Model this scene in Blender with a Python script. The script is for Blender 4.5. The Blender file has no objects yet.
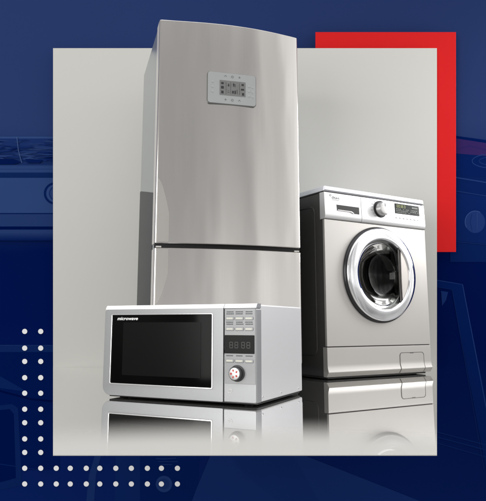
import bpy, bmesh, math, random
from mathutils import Vector, Matrix
random.seed(4)
S = bpy.context.scene
COL = S.collection
PI = math.pi

# ------------------------------------------------------------------ helpers
def lin(r, g, b):
    f = lambda c: (c/255/12.92) if c/255 <= .04045 else ((c/255+.055)/1.055)**2.4
    return (f(r), f(g), f(b), 1)

def mat(name, col, metal=0, rough=.5, bump=None, noise=None, coat=0, aniso=0, emis=None, spec=None, trans=0, ior=None, rough_var=None):
    m = bpy.data.materials.new(name); m.use_nodes = True
    nt = m.node_tree; b = nt.nodes['Principled BSDF']
    b.inputs['Base Color'].default_value = col
    b.inputs['Metallic'].default_value = metal
    b.inputs['Roughness'].default_value = rough
    if coat: b.inputs['Coat Weight'].default_value = coat; b.inputs['Coat Roughness'].default_value = .05
    if aniso: b.inputs['Anisotropic'].default_value = aniso
    if spec is not None: b.inputs['Specular IOR Level'].default_value = spec
    if trans: b.inputs['Transmission Weight'].default_value = trans
    if ior: b.inputs['IOR'].default_value = ior
    if emis: b.inputs['Emission Color'].default_value = emis[0]; b.inputs['Emission Strength'].default_value = emis[1]
    tc = nt.nodes.new('ShaderNodeTexCoord')
    def stretched(scale, vec, detail=4):
        mp = nt.nodes.new('ShaderNodeMapping'); mp.inputs['Scale'].default_value = vec
        n = nt.nodes.new('ShaderNodeTexNoise'); n.inputs['Scale'].default_value = scale; n.inputs['Detail'].default_value = detail
        nt.links.new(tc.outputs['Object'], mp.inputs[0]); nt.links.new(mp.outputs[0], n.inputs['Vector'])
        return n
    if noise:                      # (scale, stretch, amount) small tone variation of the finish
        n = stretched(noise[0], noise[1])
        r = nt.nodes.new('ShaderNodeMapRange'); r.inputs[3].default_value = 1-noise[2]; r.inputs[4].default_value = 1+noise[2]
        mx = nt.nodes.new('ShaderNodeMixRGB'); mx.blend_type = 'MULTIPLY'; mx.inputs[0].default_value = 1
        mx.inputs[1].default_value = col
        nt.links.new(n.outputs['Fac'], r.inputs[0]); nt.links.new(r.outputs[0], mx.inputs[2])
        nt.links.new(mx.outputs[0], b.inputs['Base Color'])
    if rough_var:
        n = stretched(rough_var[0], rough_var[1])
        r = nt.nodes.new('ShaderNodeMapRange'); r.inputs[3].default_value = rough-rough_var[2]; r.inputs[4].default_value = rough+rough_var[2]
        nt.links.new(n.outputs['Fac'], r.inputs[0]); nt.links.new(r.outputs[0], b.inputs['Roughness'])
    if bump:
        n = stretched(bump[0], bump[1])
        bp = nt.nodes.new('ShaderNodeBump'); bp.inputs['Strength'].default_value = bump[2]; bp.inputs['Distance'].default_value = bump[3] if len(bump) > 3 else .001
        nt.links.new(n.outputs['Fac'], bp.inputs['Height']); nt.links.new(bp.outputs[0], b.inputs['Normal'])
    return m

def finish(bm, name, mats, parent=None, off=(0, 0, 0), angle=30, recalc=True):
    if recalc: bmesh.ops.recalc_face_normals(bm, faces=bm.faces)
    for v in bm.verts: v.co += Vector(off)
    for f in bm.faces: f.smooth = True
    for e in bm.edges:
        if len(e.link_faces) == 2 and e.calc_face_angle(0) > math.radians(angle): e.smooth = False
    me = bpy.data.meshes.new(name); bm.to_mesh(me); bm.free()
    for m in (mats if isinstance(mats, (list, tuple)) else [mats]): me.materials.append(m)
    o = bpy.data.objects.new(name, me); COL.objects.link(o)
    if parent: o.parent = parent
    wn_ = o.modifiers.new('weighted', 'WEIGHTED_NORMAL'); wn_.keep_sharp = True
    return o

def thing(name, label, cat, loc, rz):
    o = bpy.data.objects.new(name, None); COL.objects.link(o)
    o.empty_display_size = .1
    o.location = loc; o.rotation_euler = (0, 0, rz); o['label'] = label; o['category'] = cat
    return o

def merge(bm, t, mi=0):
    for f in t.faces: f.material_index = mi
    me = bpy.data.meshes.new('tmp'); t.to_mesh(me); t.free(); bm.from_mesh(me); bpy.data.meshes.remove(me)

def box(bm, x0, x1, y0, y1, z0, z1, bev=0, seg=2, mi=0):
    t = bmesh.new(); bmesh.ops.create_cube(t, size=1)
    for v in t.verts: v.co = Vector(((x0+x1)/2+v.co.x*(x1-x0), (y0+y1)/2+v.co.y*(y1-y0), (z0+z1)/2+v.co.z*(z1-z0)))
    if bev: bmesh.ops.bevel(t, geom=t.edges[:], offset=bev, segments=seg, profile=.5, affect='EDGES')
    merge(bm, t, mi)

def rr(x0, x1, z0, z1, r, n=6):
    """rounded rectangle outline; r = one radius or (bl, br, tr, tl)"""
    if not isinstance(r, (tuple, list)): r = (r,)*4
    P = []
    for (cx, cz, a0, q) in ((x0, z0, PI, r[0]), (x1, z0, 1.5*PI, r[1]), (x1, z1, 0, r[2]), (x0, z1, .5*PI, r[3])):
        sx = 1 if cx == x0 else -1; sz = 1 if cz == z0 else -1
        if q < 1e-5: P.append((cx, cz)); continue
        for i in range(n+1):
            a = a0+PI/2*i/n; P.append((cx+sx*q+q*math.cos(a), cz+sz*q+q*math.sin(a)))
    return P

def circ(cx, cz, rx, rz=None, n=40, a0=0):
    rz = rz or rx
    return [(cx+rx*math.cos(a0+2*PI*i/n), cz+rz*math.sin(a0+2*PI*i/n)) for i in range(n)]

def prism(bm, pts, y0, y1, bev=0, seg=3, mi=0, bend=None):
    """outline in x,z; front at y0, back at y1, front rim bevelled"""
    t = bmesh.new()
    A = [t.verts.new((x, y0, z)) for x, z in pts]; B = [t.verts.new((x, y1, z)) for x, z in pts]
    fa = t.faces.new(A); t.faces.new(list(reversed(B)))
    n = len(pts)
    for i in range(n): t.faces.new((A[i], B[i], B[(i+1) % n], A[(i+1) % n]))
    bmesh.ops.recalc_face_normals(t, faces=t.faces)
    if bev: bmesh.ops.bevel(t, geom=list(fa.edges), offset=bev, segments=seg, profile=.5, affect='EDGES')
    if bend:
        for v in t.verts: v.co.y += bend(v.co.x)
    merge(bm, t, mi)

def frame(bm, outer, inner, y0, y1, mi=0, bev=0):
    """plate with an opening: outer and inner outlines with equal point counts"""
    t = bmesh.new(); n = len(outer)
    L = [[t.verts.new((x, y, z)) for x, z in p] for p, y in ((outer, y0), (inner, y0), (inner, y1), (outer, y1))]
    for k in range(4):
        a, b = L[k], L[(k+1) % 4]
        for i in range(n): t.faces.new((a[i], a[(i+1) % n], b[(i+1) % n], b[i]))
    if bev:
        es = [e for e in t.edges if all(v in L[0] for v in e.verts) or all(v in L[1] for v in e.verts)]
        bmesh.ops.bevel(t, geom=es, offset=bev, segments=2, profile=.5, affect='EDGES')
    bmesh.ops.recalc_face_normals(t, faces=t.faces)
    merge(bm, t, mi)

def lathe(bm, prof, cx, cz, n=72, mi=0, closed=False):
    """profile of (radius, y) spun round an axis parallel to y"""
    t = bmesh.new(); R = []
    for r, y in prof:
        if r < 1e-6: R.append([t.verts.new((cx, y, cz))])
        else: R.append([t.verts.new((cx+r*math.cos(2*PI*i/n), y, cz+r*math.sin(2*PI*i/n))) for i in range(n)])
    m = len(R)
    for k in range(m if closed else m-1):
        a, b = R[k], R[(k+1) % m]
        if len(a) == 1 and len(b) == 1: continue
        for i in range(n):
            j = (i+1) % n
            if len(a) == 1: t.faces.new((a[0], b[j], b[i]))
            elif len(b) == 1: t.faces.new((a[i], a[j], b[0]))
            else: t.faces.new((a[i], a[j], b[j], b[i]))
    bmesh.ops.recalc_face_normals(t, faces=t.faces)
    merge(bm, t, mi)

def tube(bm, pts, r, n=8, mi=0, closed=False):
    t = bmesh.new(); R = []; P = [Vector(p) for p in pts]; N = len(P)
    for k, p in enumerate(P):
        if closed: d = P[(k+1) % N]-P[k-1]
        else: d = P[min(k+1, N-1)]-P[max(k-1, 0)]
        d.normalize(); s = d.cross(Vector((0, 1, 0)))
        if s.length < 1e-3: s = d.cross(Vector((1, 0, 0)))
        s.normalize(); u = s.cross(d)
        R.append([t.verts.new(p+r*(math.cos(2*PI*i/n)*s+math.sin(2*PI*i/n)*u)) for i in range(n)])
    for k in range(N if closed else N-1):
        a, b = R[k], R[(k+1) % N]
        for i in range(n): t.faces.new((a[i], a[(i+1) % n], b[(i+1) % n], b[i]))
    if not closed: t.faces.new(R[0]); t.faces.new(R[-1])
    bmesh.ops.recalc_face_normals(t, faces=t.faces)
    merge(bm, t, mi)

def text_bm(bm, s, x, z, size, y, shear=0, bold=0, width=None, mi=0, depth=.0006):
    cu = bpy.data.curves.new('t', 'FONT'); cu.body = s; cu.size = size; cu.shear = shear; cu.offset = bold; cu.extrude = depth/2
    cu.resolution_u = 4
    o = bpy.data.objects.new('t', cu); COL.objects.link(o)
    dg = bpy.context.evaluated_depsgraph_get(); me = bpy.data.meshes.new_from_object(o.evaluated_get(dg))
    xs = [v.co.x for v in me.vertices]; k = (width/(max(xs)-min(xs))) if width else 1
    for v in me.vertices: v.co = Vector((x+(v.co.x-min(xs))*k, y-v.co.z-depth/2, z+v.co.y))
    for p in me.polygons: p.material_index = mi
    bm.from_mesh(me); bpy.data.objects.remove(o); bpy.data.curves.remove(cu); bpy.data.meshes.remove(me)

# ------------------------------------------------------------------ camera
TH = .16902; CH = .235; FPX = 605.02; CX = 242.66; CY = 220.98
cam = bpy.data.cameras.new('camera'); co = bpy.data.objects.new('camera', cam); COL.objects.link(co)
co.location = (0, 0, CH); co.rotation_euler = (PI/2+TH, 0, 0)
cam.sensor_fit = 'HORIZONTAL'; cam.sensor_width = 36; cam.lens = FPX/486*36
cam.shift_x = .0007; cam.shift_y = -(250.5-CY)/486
cam.clip_start = .02; cam.clip_end = 100
S.camera = co

# ------------------------------------------------------------------ materials
steel = mat('brushed_steel', lin(211, 208, 205), 1, .18, aniso=.35, rough_var=(6, (90, 90, 1), .03), noise=(5, (60, 60, .6), .02), bump=(14, (60, 60, .5), .03, .0005))
_nt = steel.node_tree
_tc = _nt.nodes.new('ShaderNodeTexCoord'); _mp = _nt.nodes.new('ShaderNodeMapping'); _mp.inputs['Scale'].default_value = (5, 5, 1.1); _mp.inputs['Rotation'].default_value = (0, .16, 0)
_n = _nt.nodes.new('ShaderNodeTexNoise'); _n.inputs['Scale'].default_value = 1.3; _n.inputs['Detail'].default_value = 1.5
_b = _nt.nodes.new('ShaderNodeBump'); _b.inputs['Strength'].default_value = .3; _b.inputs['Distance'].default_value = .02
_old = [n for n in _nt.nodes if n.type == 'BUMP' and n != _b][0]
_nt.links.new(_tc.outputs['Object'], _mp.inputs[0]); _nt.links.new(_mp.outputs[0], _n.inputs['Vector']); _nt.links.new(_n.outputs['Fac'], _b.inputs['Height']); _nt.links.new(_b.outputs[0], _old.inputs['Normal'])
steel_side = mat('side_steel', lin(186, 191, 191), .65, .28, noise=(9, (1, 1, 3), .03))
dark_side = mat('dark_reflection_paint', lin(50, 54, 54), .2, .4, noise=(30, (1, 1, 1), .08))  # dark tone standing in for a reflection on the fridge flank
edge_white = mat('door_edge', lin(226, 222, 216), .2, .35)
black_gap = mat('black_seal', lin(14, 14, 15), 0, .5, noise=(60, (1, 1, 1), .2))
panel_plastic = mat('control_panel_plastic', lin(166, 169, 169), .1, .4, noise=(60, (1, 1, 1), .03))
lcd = mat('grey_display', lin(122, 123, 122), 0, .25, noise=(90, (1, 1, 1), .18))
lcd_mark = mat('display_mark', lin(45, 45, 48), 0, .4, noise=(90, (1, 1, 1), .1))
grey_mark = mat('grey_mark', lin(92, 94, 97), 0, .5, noise=(90, (1, 1, 1), .1))
light_mark = mat('light_mark', lin(222, 222, 218), .2, .35, noise=(90, (1, 1, 1), .05))
silver = mat('silver_paint', lin(160, 161, 163), .55, .36, noise=(200, (1, 1, 1), .04), bump=(900, (1, 1, 1), .03, .0003))
casing = mat('casing_silver', lin(226, 226, 227), .45, .36, noise=(160, (1, 1, 1), .03), bump=(700, (1, 1, 1), .03, .0003))
plate = mat('panel_plate', lin(146, 147, 148), .55, .4, noise=(200, (1, 1, 1), .04))
lip = mat('bright_trim', lin(240, 240, 240), .9, .16, noise=(50, (1, 1, 1), .02))
black_glass = mat('black_glass', lin(2, 2, 2), 0, .06, spec=.1, noise=(40, (1, 1, 1), .2))
mesh_glass = mat('window_mesh', lin(15, 15, 15), 0, .18, spec=.12, noise=(300, (1, 1, 1), .2))
disp_black = mat('black_display', lin(7, 7, 7), 0, .15, spec=.1, noise=(200, (1, 1, 1), .3))
seg_dim = mat('dim_segments', lin(60, 62, 62), 0, .4, noise=(200, (1, 1, 1), .1))
white_ink = mat('white_ink', lin(246, 246, 246), 0, .5, noise=(200, (1, 1, 1), .02))
red_ink = mat('red_ink', lin(196, 72, 66), 0, .45, noise=(200, (1, 1, 1), .06))
dark_ink = mat('dark_ink', lin(88, 90, 94), 0, .5, noise=(200, (1, 1, 1), .06))
cream = mat('cream_buttons', lin(206, 204, 190), .1, .35, noise=(200, (1, 1, 1), .04))
rubber = mat('black_rubber', lin(12, 12, 13), 0, .55, noise=(80, (1, 1, 1), .2))
w_front = mat('washer_front', lin(188, 185, 182), .7, .42, noise=(8, (1, 1, 1), .015), bump=(800, (1, 1, 1), .03, .0003))
w_panel = mat('washer_panel', lin(218, 218, 219), .6, .32, noise=(160, (1, 1, 1), .02))
w_lid = mat('washer_lid', lin(226, 227, 234), .3, .3, noise=(30, (1, 1, 1), .02))
w_side = mat('washer_side', lin(62, 61, 60), .1, .26, noise=(20, (1, 1, 1), .1))
def chrome_mat():
    m = mat('polished_chrome', lin(244, 245, 248), 1, .09, noise=(10, (1, 1, 1), .02), bump=(9, (1, 1, 1), .25, .004))
    return m
chrome = chrome_mat()
drum_m = mat('drum_steel', lin(46, 46, 46), .9, .25, noise=(60, (1, 1, 1), .25), bump=(110, (1, 1, 1), .5, .003))
knob_m = mat('knob_metal', lin(208, 207, 206), .9, .28, noise=(60, (1, 1, 1), .03))
glass = mat('tinted_door_glass', lin(120, 122, 120), 0, .02, trans=1, ior=1.25, noise=(10, (1, 1, 1), .05))
yellow = mat('lit_segments', lin(150, 158, 90), 0, .4, emis=(lin(150, 160, 80), .12))
hinge_m = mat('hinge_metal', lin(220, 218, 212), .6, .3, noise=(60, (1, 1, 1), .05))

# ------------------------------------------------------------------ setting
wall_col = lin(215, 214, 209)
backdrop_m = mat('grey_card', wall_col, 0, .75, noise=(3, (1, 1, 1), .006), bump=(220, (1, 1, 1), .05, .0004))
floor_m = bpy.data.materials.new('polished_floor'); floor_m.use_nodes = True
nt = floor_m.node_tree; pb = nt.nodes['Principled BSDF']; out = nt.nodes['Material Output']
FLOOR_COL = lin(176, 175, 171)
pb.inputs['Base Color'].default_value = FLOOR_COL; pb.inputs['Roughness'].default_value = .6; pb.inputs['Specular IOR Level'].default_value = .0
tc = nt.nodes.new('ShaderNodeTexCoord'); nz = nt.nodes.new('ShaderNodeTexNoise'); nz.inputs['Scale'].default_value = 4
mr = nt.nodes.new('ShaderNodeMapRange'); mr.inputs[3].default_value = .008; mr.inputs[4].default_value = .025
nt.links.new(tc.outputs['Object'], nz.inputs['Vector']); nt.links.new(nz.outputs['Fac'], mr.inputs[0])
gl = nt.nodes.new('ShaderNodeBsdfGlossy'); gl.inputs['Color'].default_value = (1, 1, 1, 1)
nt.links.new(mr.outputs[0], gl.inputs['Roughness'])
lw = nt.nodes.new('ShaderNodeLayerWeight'); lw.inputs['Blend'].default_value = .5
rp = nt.nodes.new('ShaderNodeMapRange'); rp.interpolation_type = 'SMOOTHSTEP'      # polish that mirrors strongly at grazing angles
rp.inputs[1].default_value = .816; rp.inputs[2].default_value = .858; rp.inputs[3].default_value = .02; rp.inputs[4].default_value = .98
mx = nt.nodes.new('ShaderNodeMixShader')
nt.links.new(lw.outputs['Facing'], rp.inputs[0]); nt.links.new(rp.outputs[0], mx.inputs[0])
nt.links.new(pb.outputs[0], mx.inputs[1]); nt.links.new(gl.outputs[0], mx.inputs[2]); nt.links.new(mx.outputs[0], out.inputs[0])

YB = 3.45                                   # where floor meets the leaning card
XL, XR = -1.0533, 1.0793
bm = bmesh.new()
fl = [(-.3457, 1.159), (.3542, 1.159), (XR, YB-.0005), (XL, YB-.0005)]
top = [bm.verts.new((x, y, 0)) for x, y in fl]; bot = [bm.verts.new((x, y, -.0015)) for x, y in fl]
bm.faces.new(top); bm.faces.new(bot[::-1])
for i in range(4): bm.faces.new((top[i], bot[i], bot[(i+1) % 4], top[(i+1) % 4]))
o = finish(bm, 'floor', floor_m); o['kind'] = 'structure'

F = Vector((0, math.cos(TH), math.sin(TH))); U = Vector((0, -math.sin(TH), math.cos(TH))); C0 = Vector((0, 0, CH))
# leaning grey card with a small cove onto the floor
bm = bmesh.new()
D = 3.36; k = D/FPX
topz = (C0+F*D+U*((CY-48)*k))
prof = []                                   # y, z along the sheet
rad = .005; a_end = PI/2+TH                  # turn angle
# tangent cove: start on the floor, end on the leaning plane
tl = rad                                    # tangent length
R_ = tl/math.tan(a_end/2)
cy_, cz_ = YB-tl, R_
prof.append((YB, 0))
dirw = Vector((0, -math.sin(TH), math.cos(TH)))
L = (topz.z)/math.cos(TH)
prof.append((YB-math.sin(TH)*L, math.cos(TH)*L))
A = []; B = []
for side in (0, 1):
    row = []
    for (y, z) in prof:
        d = (Vector((0, y, z))-C0).dot(F)
        x = ((53-CX) if side == 0 else (437-CX))/FPX*D
        if z < .05: x = x*min(1, d/D)
        row.append((x, y, z))
    (A if side == 0 else B).append(row)
A = A[0]; B = B[0]
th_ = .006
fa = [bm.verts.new(p) for p in A]; fb = [bm.verts.new(p) for p in B]
def back(p, i):
    if i == 0: return (p[0], p[1]+th_, p[2]-.0)
    return (p[0], p[1]+th_, p[2])
ba = [bm.verts.new(back(p, i)) for i, p in enumerate(A)]; bb = [bm.verts.new(back(p, i)) for i, p in enumerate(B)]
for i in range(len(A)-1):
    bm.faces.new((fa[i], fb[i], fb[i+1], fa[i+1])); bm.faces.new((ba[i+1], bb[i+1], bb[i], ba[i]))
    bm.faces.new((fa[i], fa[i+1], ba[i+1], ba[i])); bm.faces.new((fb[i+1], fb[i], bb[i], bb[i+1]))
bm.faces.new((fa[-1], fb[-1], bb[-1], ba[-1])); bm.faces.new((ba[0], bb[0], fb[0], fa[0]))
o = finish(bm, 'backdrop_card', backdrop_m, angle=40); o['kind'] = 'structure'

def plane_obj_matrix(depth):
    return Matrix.Translation(C0+F*depth) @ Matrix.Rotation(PI/2+TH, 4, 'X')

# red panel, a separate board showing behind the grey card
red_m = mat('red_paint', lin(219, 22, 25), 0, .6, spec=.2, noise=(4, (1, 1, 1), .02), bump=(200, (1, 1, 1), .05, .0004))
DR = 3.378; k = DR/FPX
bm = bmesh.new()
x0, x1, y0, y1 = (315.5-CX)*k, (456-CX)*k, (CY-252)*k, (CY-32)*k
box(bm, x0, x1, y0, y1, -.008, 0, .0008, 1)
o = finish(bm, 'red_panel', red_m); o.matrix_world = plane_obj_matrix(DR)
o['label'] = 'plain red board standing out behind the upper right corner of the grey backdrop'; o['category'] = 'panel'

# blue board with faded printed artwork
DBd = 3.42; KB = DBd/FPX
blue_m = bpy.data.materials.new('blue_board'); blue_m.use_nodes = True
nt = blue_m.node_tree; pb = nt.nodes['Principled BSDF']; pb.inputs['Roughness'].default_value = .7; pb.inputs['Specular IOR Level'].default_value = 0
tc = nt.nodes.new('ShaderNodeTexCoord'); sp = nt.nodes.new('ShaderNodeSeparateXYZ'); nt.links.new(tc.outputs['Object'], sp.inputs[0])
nz = nt.nodes.new('ShaderNodeTexNoise'); nz.inputs['Scale'].default_value = .9; nz.inputs['Detail'].default_value = 2; nt.links.new(tc.outputs['Object'], nz.inputs['Vector'])
ad = nt.nodes.new('ShaderNodeMath'); ad.operation = 'MULTIPLY_ADD'; ad.inputs[1].default_value = .35; nt.links.new(nz.outputs['Fac'], ad.inputs[0]); nt.links.new(sp.outputs['Y'], ad.inputs[2])
mr = nt.nodes.new('ShaderNodeMapRange'); mr.inputs[1].default_value = -1.6; mr.inputs[2].default_value = 1.6; nt.links.new(ad.outputs[0], mr.inputs[0])
cr = nt.nodes.new('ShaderNodeValToRGB'); nt.links.new(mr.outputs[0], cr.inputs[0])
def pos(py, n=.5): return ((CY-py)*KB+.35*n+1.6)/3.2
els = [(pos(500), (12, 34, 96)), (pos(330), (3, 22, 84)), (pos(255), (3, 22, 82)), (pos(235), (14, 34, 90)), (pos(200), (26, 46, 98)), (pos(120), (46, 64, 115)), (pos(0), (44, 62, 112))]
cr.color_ramp.elements[0].position = max(0, els[0][0]); cr.color_ramp.elements[0].color = lin(*els[0][1])
cr.color_ramp.elements[1].position = min(1, els[-1][0]); cr.color_ramp.elements[1].color = lin(*els[-1][1])
for p_, c_ in els[1:-1]:
    e = cr.color_ramp.elements.new(p_); e.color = lin(*c_)
# the right side of the print is a shade deeper
mr2 = nt.nodes.new('ShaderNodeMapRange'); mr2.inputs[1].default_value = -.6; mr2.inputs[2].default_value = 1.35; mr2.inputs[3].default_value = 1; mr2.inputs[4].default_value = .78
nt.links.new(sp.outputs['X'], mr2.inputs[0])
mm = nt.nodes.new('ShaderNodeMixRGB'); mm.blend_type = 'MULTIPLY'; mm.inputs[0].default_value = 1
nt.links.new(cr.outputs[0], mm.inputs[1]); nt.links.new(mr2.outputs[0], mm.inputs[2]); nt.links.new(mm.outputs[0], pb.inputs['Base Color'])
bm = bmesh.new(); box(bm, -3.2, 3.2, -2.3, 2.0, -.02, 0)
board = finish(bm, 'blue_board', blue_m); board.matrix_world = plane_obj_matrix(DBd); board['kind'] = 'structure'

ART = {}
def ink(c):
    if c not in ART: ART[c] = mat('blue_ink', lin(max(0, c[0]-2), c[1]+2, c[2]+6), 0, .8, spec=0, noise=(5, (1, 1, 1), .05))
    return ART[c]
def art(name, shapes):
    """printed picture: list of (points in print units, colour), each a thin ink sheet above the last"""
    bm = bmesh.new(); ms = []
    for i, (pts, c) in enumerate(shapes):
        m = ink(c)
        if m not in ms: ms.append(m)
        z = .0010+.00009*i
        V = [bm.verts.new(((x-CX)*KB, (CY-y)*KB, z)) for x, y in pts]
        f = bm.faces.new(V); f.material_index = ms.index(m)
        if f.normal.z < 0 or True:
            f.normal_update()
            if f.normal.z < 0: f.normal_flip()
    o = finish(bm, name, ms, board, recalc=False); return o
def R4(x0, y0, x1, y1): return [(x0, y0), (x1, y0), (x1, y1), (x0, y1)]
def stroke(pts, w):
    up = []; dn = []
    for i, (x, y) in enumerate(pts):
        a = pts[max(i-1, 0)]; b = pts[min(i+1, len(pts)-1)]; dx, dy = b[0]-a[0], b[1]-a[1]; l = math.hypot(dx, dy) or 1
        up.append((x-dy/l*w/2, y+dx/l*w/2)); dn.append((x+dy/l*w/2, y-dx/l*w/2))
    return up+dn[::-1]
def arcp(cx, cy, rx, ry, a0, a1, n=14): return [(cx+rx*math.cos(math.radians(a0+(a1-a0)*i/n)), cy+ry*math.sin(math.radians(a0+(a1-a0)*i/n))) for i in range(n+1)]

sh = [(R4(-60, 136, 60, 240), (38, 56, 106)), (R4(-60, 136.5, 60, 138.5), (54, 74, 122)), (R4(-60, 138.5, 60, 165), (32, 50, 102))]
for i in range(110):                         # burner grates seen edge on, blurred by the print
    x = random.uniform(-58, 50); y = 140.5+random.random()*21; w = random.uniform(5, 26); h = random.uniform(.3, 1.25)
    c = random.choice([(14, 30, 82), (18, 36, 88), (22, 40, 92), (26, 44, 96), (38, 56, 106), (44, 62, 112), (50, 68, 116)])
    up = []; dn = []
    for q in range(9):
        u = q/8; e = math.sin(PI*u)**.6*h; cv = .5*math.sin(u*5+i)
        up.append((x+w*u, y+cv-e)); dn.append((x+w*u, y+cv+e*.8+.02))
    sh.append((up+dn[::-1], c))
sh += [([(-60, 158.5), (14, 159), (22, 162.5), (14, 164.5), (-60, 164.8)], (8, 24, 74)), ([(26, 159), (44, 160), (40, 163), (28, 163)], (12, 28, 80)),
       (stroke([(17.5, 137), (19, 150), (21, 158), (22.5, 163)], .7), (70, 90, 134)),
       (R4(-60, 165, 60, 173), (48, 68, 116)), (R4(-60, 169, 60, 169.6), (38, 56, 104)), (R4(-60, 172.4, 60, 173), (32, 52, 100)), (R4(-60, 173, 60, 178), (18, 38, 86)), (R4(-60, 178, 60, 178.8), (34, 52, 102)), (R4(-60, 165, 60, 166), (38, 58, 106)), (R4(-60, 178, 60, 213), (50, 70, 118)),
       (R4(-60, 213, 60, 214.2), (12, 30, 80)), (R4(-60, 214.2, 60, 226.4), (40, 58, 106)), (R4(-60, 226.4, 60, 229.6), (2, 18, 68)),
       (R4(-60, 229.6, 60, 240.5), (12, 30, 84)), (R4(-60, 229.6, 60, 239), (18, 36, 88)), (R4(-60, 229.6, 60, 237.6), (24, 42, 93)), (R4(-60, 229.6, 60, 236.2), (30, 48, 98)), (R4(-60, 229.6, 60, 234.8), (36, 54, 103)), (R4(-60, 229.6, 60, 233.2), (42, 60, 108)),
       (circ(55.5, 193.5, 11, n=28), (14, 32, 84)), (circ(56, 193.5, 9, n=28), (52, 72, 120)), (circ(57, 193.5, 7.4, n=28), (28, 46, 98)), (circ(57.5, 193.5, 6.6, n=28), (48, 66, 114))]
art('printed_cooktop', sh)
sh = [([(450, 135), (540, 147), (540, 262), (450, 262)], (12, 30, 80)), ([(450, 135), (540, 149), (540, 151.5), (450, 137.5)], (6, 22, 72)), ([(450, 137.5), (540, 151.5), (540, 160), (450, 153)], (52, 34, 84)),
      (stroke([(456, 149), (470, 146), (486, 150)], .6), (36, 34, 84)), ([(450, 153), (540, 160), (540, 178), (450, 176)], (10, 28, 80)),
      (stroke(arcp(492, 161, 20, 7, 90, 270), .7), (34, 54, 104)), (stroke(arcp(492, 161, 13, 4, 90, 270), .6), (26, 46, 96)),
      (stroke([(450, 176.5), (486, 182.5), (540, 190)], 1.2), (34, 54, 106)), (stroke([(450, 190), (486, 196), (540, 204)], .8), (30, 48, 100)),
      ([(450, 192), (540, 205), (540, 250), (450, 240)], (14, 32, 84)),
      (circ(475, 222, 10, 11, 30), (32, 50, 102)), (stroke(arcp(475, 222, 10, 11, 150, 300), .8), (50, 70, 120)), (stroke([(472, 214), (470, 222), (472, 230)], .7), (22, 40, 92)), (stroke([(477, 213), (477, 230)], .7), (42, 60, 110)),
      (stroke([(450, 241), (540, 250)], .7), (22, 40, 92))]
art('printed_hob_controls', sh)
sh = [([(430, 278.5), (462.5, 284), (500, 470), (486, 470), (452, 290), (430, 286)], (8, 28, 82)), (stroke([(430, 279), (462.5, 284.5), (498, 470)], .8), (34, 54, 108)),
      (stroke([(430, 286), (452, 289.5), (470, 390), (484, 470)], .5), (18, 38, 90)), ([(441, 291), (448, 292), (446, 300), (442, 306)], (26, 46, 100)),
      (stroke([(437, 432), (486, 445), (520, 452)], .8), (16, 38, 92)), (stroke([(437, 437), (486, 450), (520, 458)], 1.2), (14, 34, 88)), (stroke([(437, 443), (486, 457)], .7), (16, 38, 92))]
art('printed_oven_door', sh)
sh = [([(-60, 345), (60, 345), (60, 470), (-60, 470)], (4, 22, 76)), (R4(-60, 345.5, 60, 352), (18, 38, 90)), (stroke([(-60, 345.3), (60, 345.3)], .6), (30, 50, 102)),
      (stroke([(-60, 380), (0, 391), (30, 399), (60, 402)], 2), (0, 12, 60)), ([(-60, 366), (0, 376), (28, 392), (0, 388), (-60, 376)], (14, 34, 88)),
      ([(-20, 408), (12, 404), (18, 408), (22, 485), (-20, 495)], (14, 34, 86)), ([(-20, 412), (10, 409), (14, 414), (16, 478), (-20, 488)], (2, 18, 70)),
      (stroke([(-60, 455), (40, 470), (60, 478)], .8), (14, 34, 88))]
art('printed_oven', sh)
sh = [([(96, 452), (102, 452), (96, 475), (94, 505), (86, 505), (89, 475)], (26, 46, 98)), ([(116, 450), (140, 450), (140, 515), (114, 515)], (16, 36, 90)),
      ([(140, 450), (200, 450), (196, 515), (140, 515)], (8, 28, 82)), (circ(164, 484, 8.2, n=26), (34, 54, 106)), (circ(164, 484, 5.5, n=26), (26, 46, 98)),
      (stroke([(156, 458.5), (164, 459), (176, 458)], .5), (36, 56, 108)), (stroke([(158, 461.5), (168, 461.5), (178, 461.5)], .5), (32, 52, 104)), (stroke([(160, 464.5), (172, 464.5)], .5), (36, 56, 108)),
      ([(218, 440), (262, 440), (306, 456), (425, 503), (460, 520), (185, 520), (196, 490), (210, 456)], (24, 44, 98)),
      ([(218, 440), (262, 440), (290, 450), (330, 520), (300, 520), (240, 470)], (22, 42, 95))]
art('printed_microwave', sh)

# white dots raised on the board
white_dot_m = mat('white_dot_paint', lin(253, 253, 255), 0, .8, noise=(40, (1, 1, 1), .02), emis=None)
def dot_mesh():
    bm = bmesh.new(); lathe(bm, [(0, .0007), (.0142, .0007), (.0146, .0004), (.0146, -.0001), (0, -.0001)], 0, 0, 32)
    me = bpy.data.meshes.new('white_dot')
    for v in bm.verts: v.co = Vector((v.co.x, v.co.z, v.co.y))
    bmesh.ops.recalc_face_normals(bm, faces=bm.faces)
    for f in bm.faces: f.smooth = False
    bm.to_mesh(me); bm.free(); me.materials.append(white_dot_m); return me
dm = dot_mesh(); MB_ = plane_obj_matrix(DBd)
xs_ = [25, 41, 56.5, 70.5, 86.5, 100, 116, 131.5, 147.5, 161.5, 177.5]; ys_ = [331.3, 348, 361.3, 377.5, 393, 409, 422.5, 438.7, 452.2, 468, 483.7]
for j, y in enumerate(ys_):
    for i, x in enumerate(xs_):
        if i > 1 and j < 9: continue
        o = bpy.data.objects.new('white_dot', dm); COL.objects.link(o)
        o.matrix_world = MB_ @ Matrix.Translation(((x-CX)*KB, (CY-y)*KB, .0045))
        if j < 9:
            o['label'] = 'small round white dot in the upright double column left of the grey backdrop'; o['group'] = 'white dots in the double column'
        else:
            o['label'] = 'small round white dot in the level double row below the grey backdrop'; o['group'] = 'white dots in the double row'
        o['category'] = 'dot'

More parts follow.
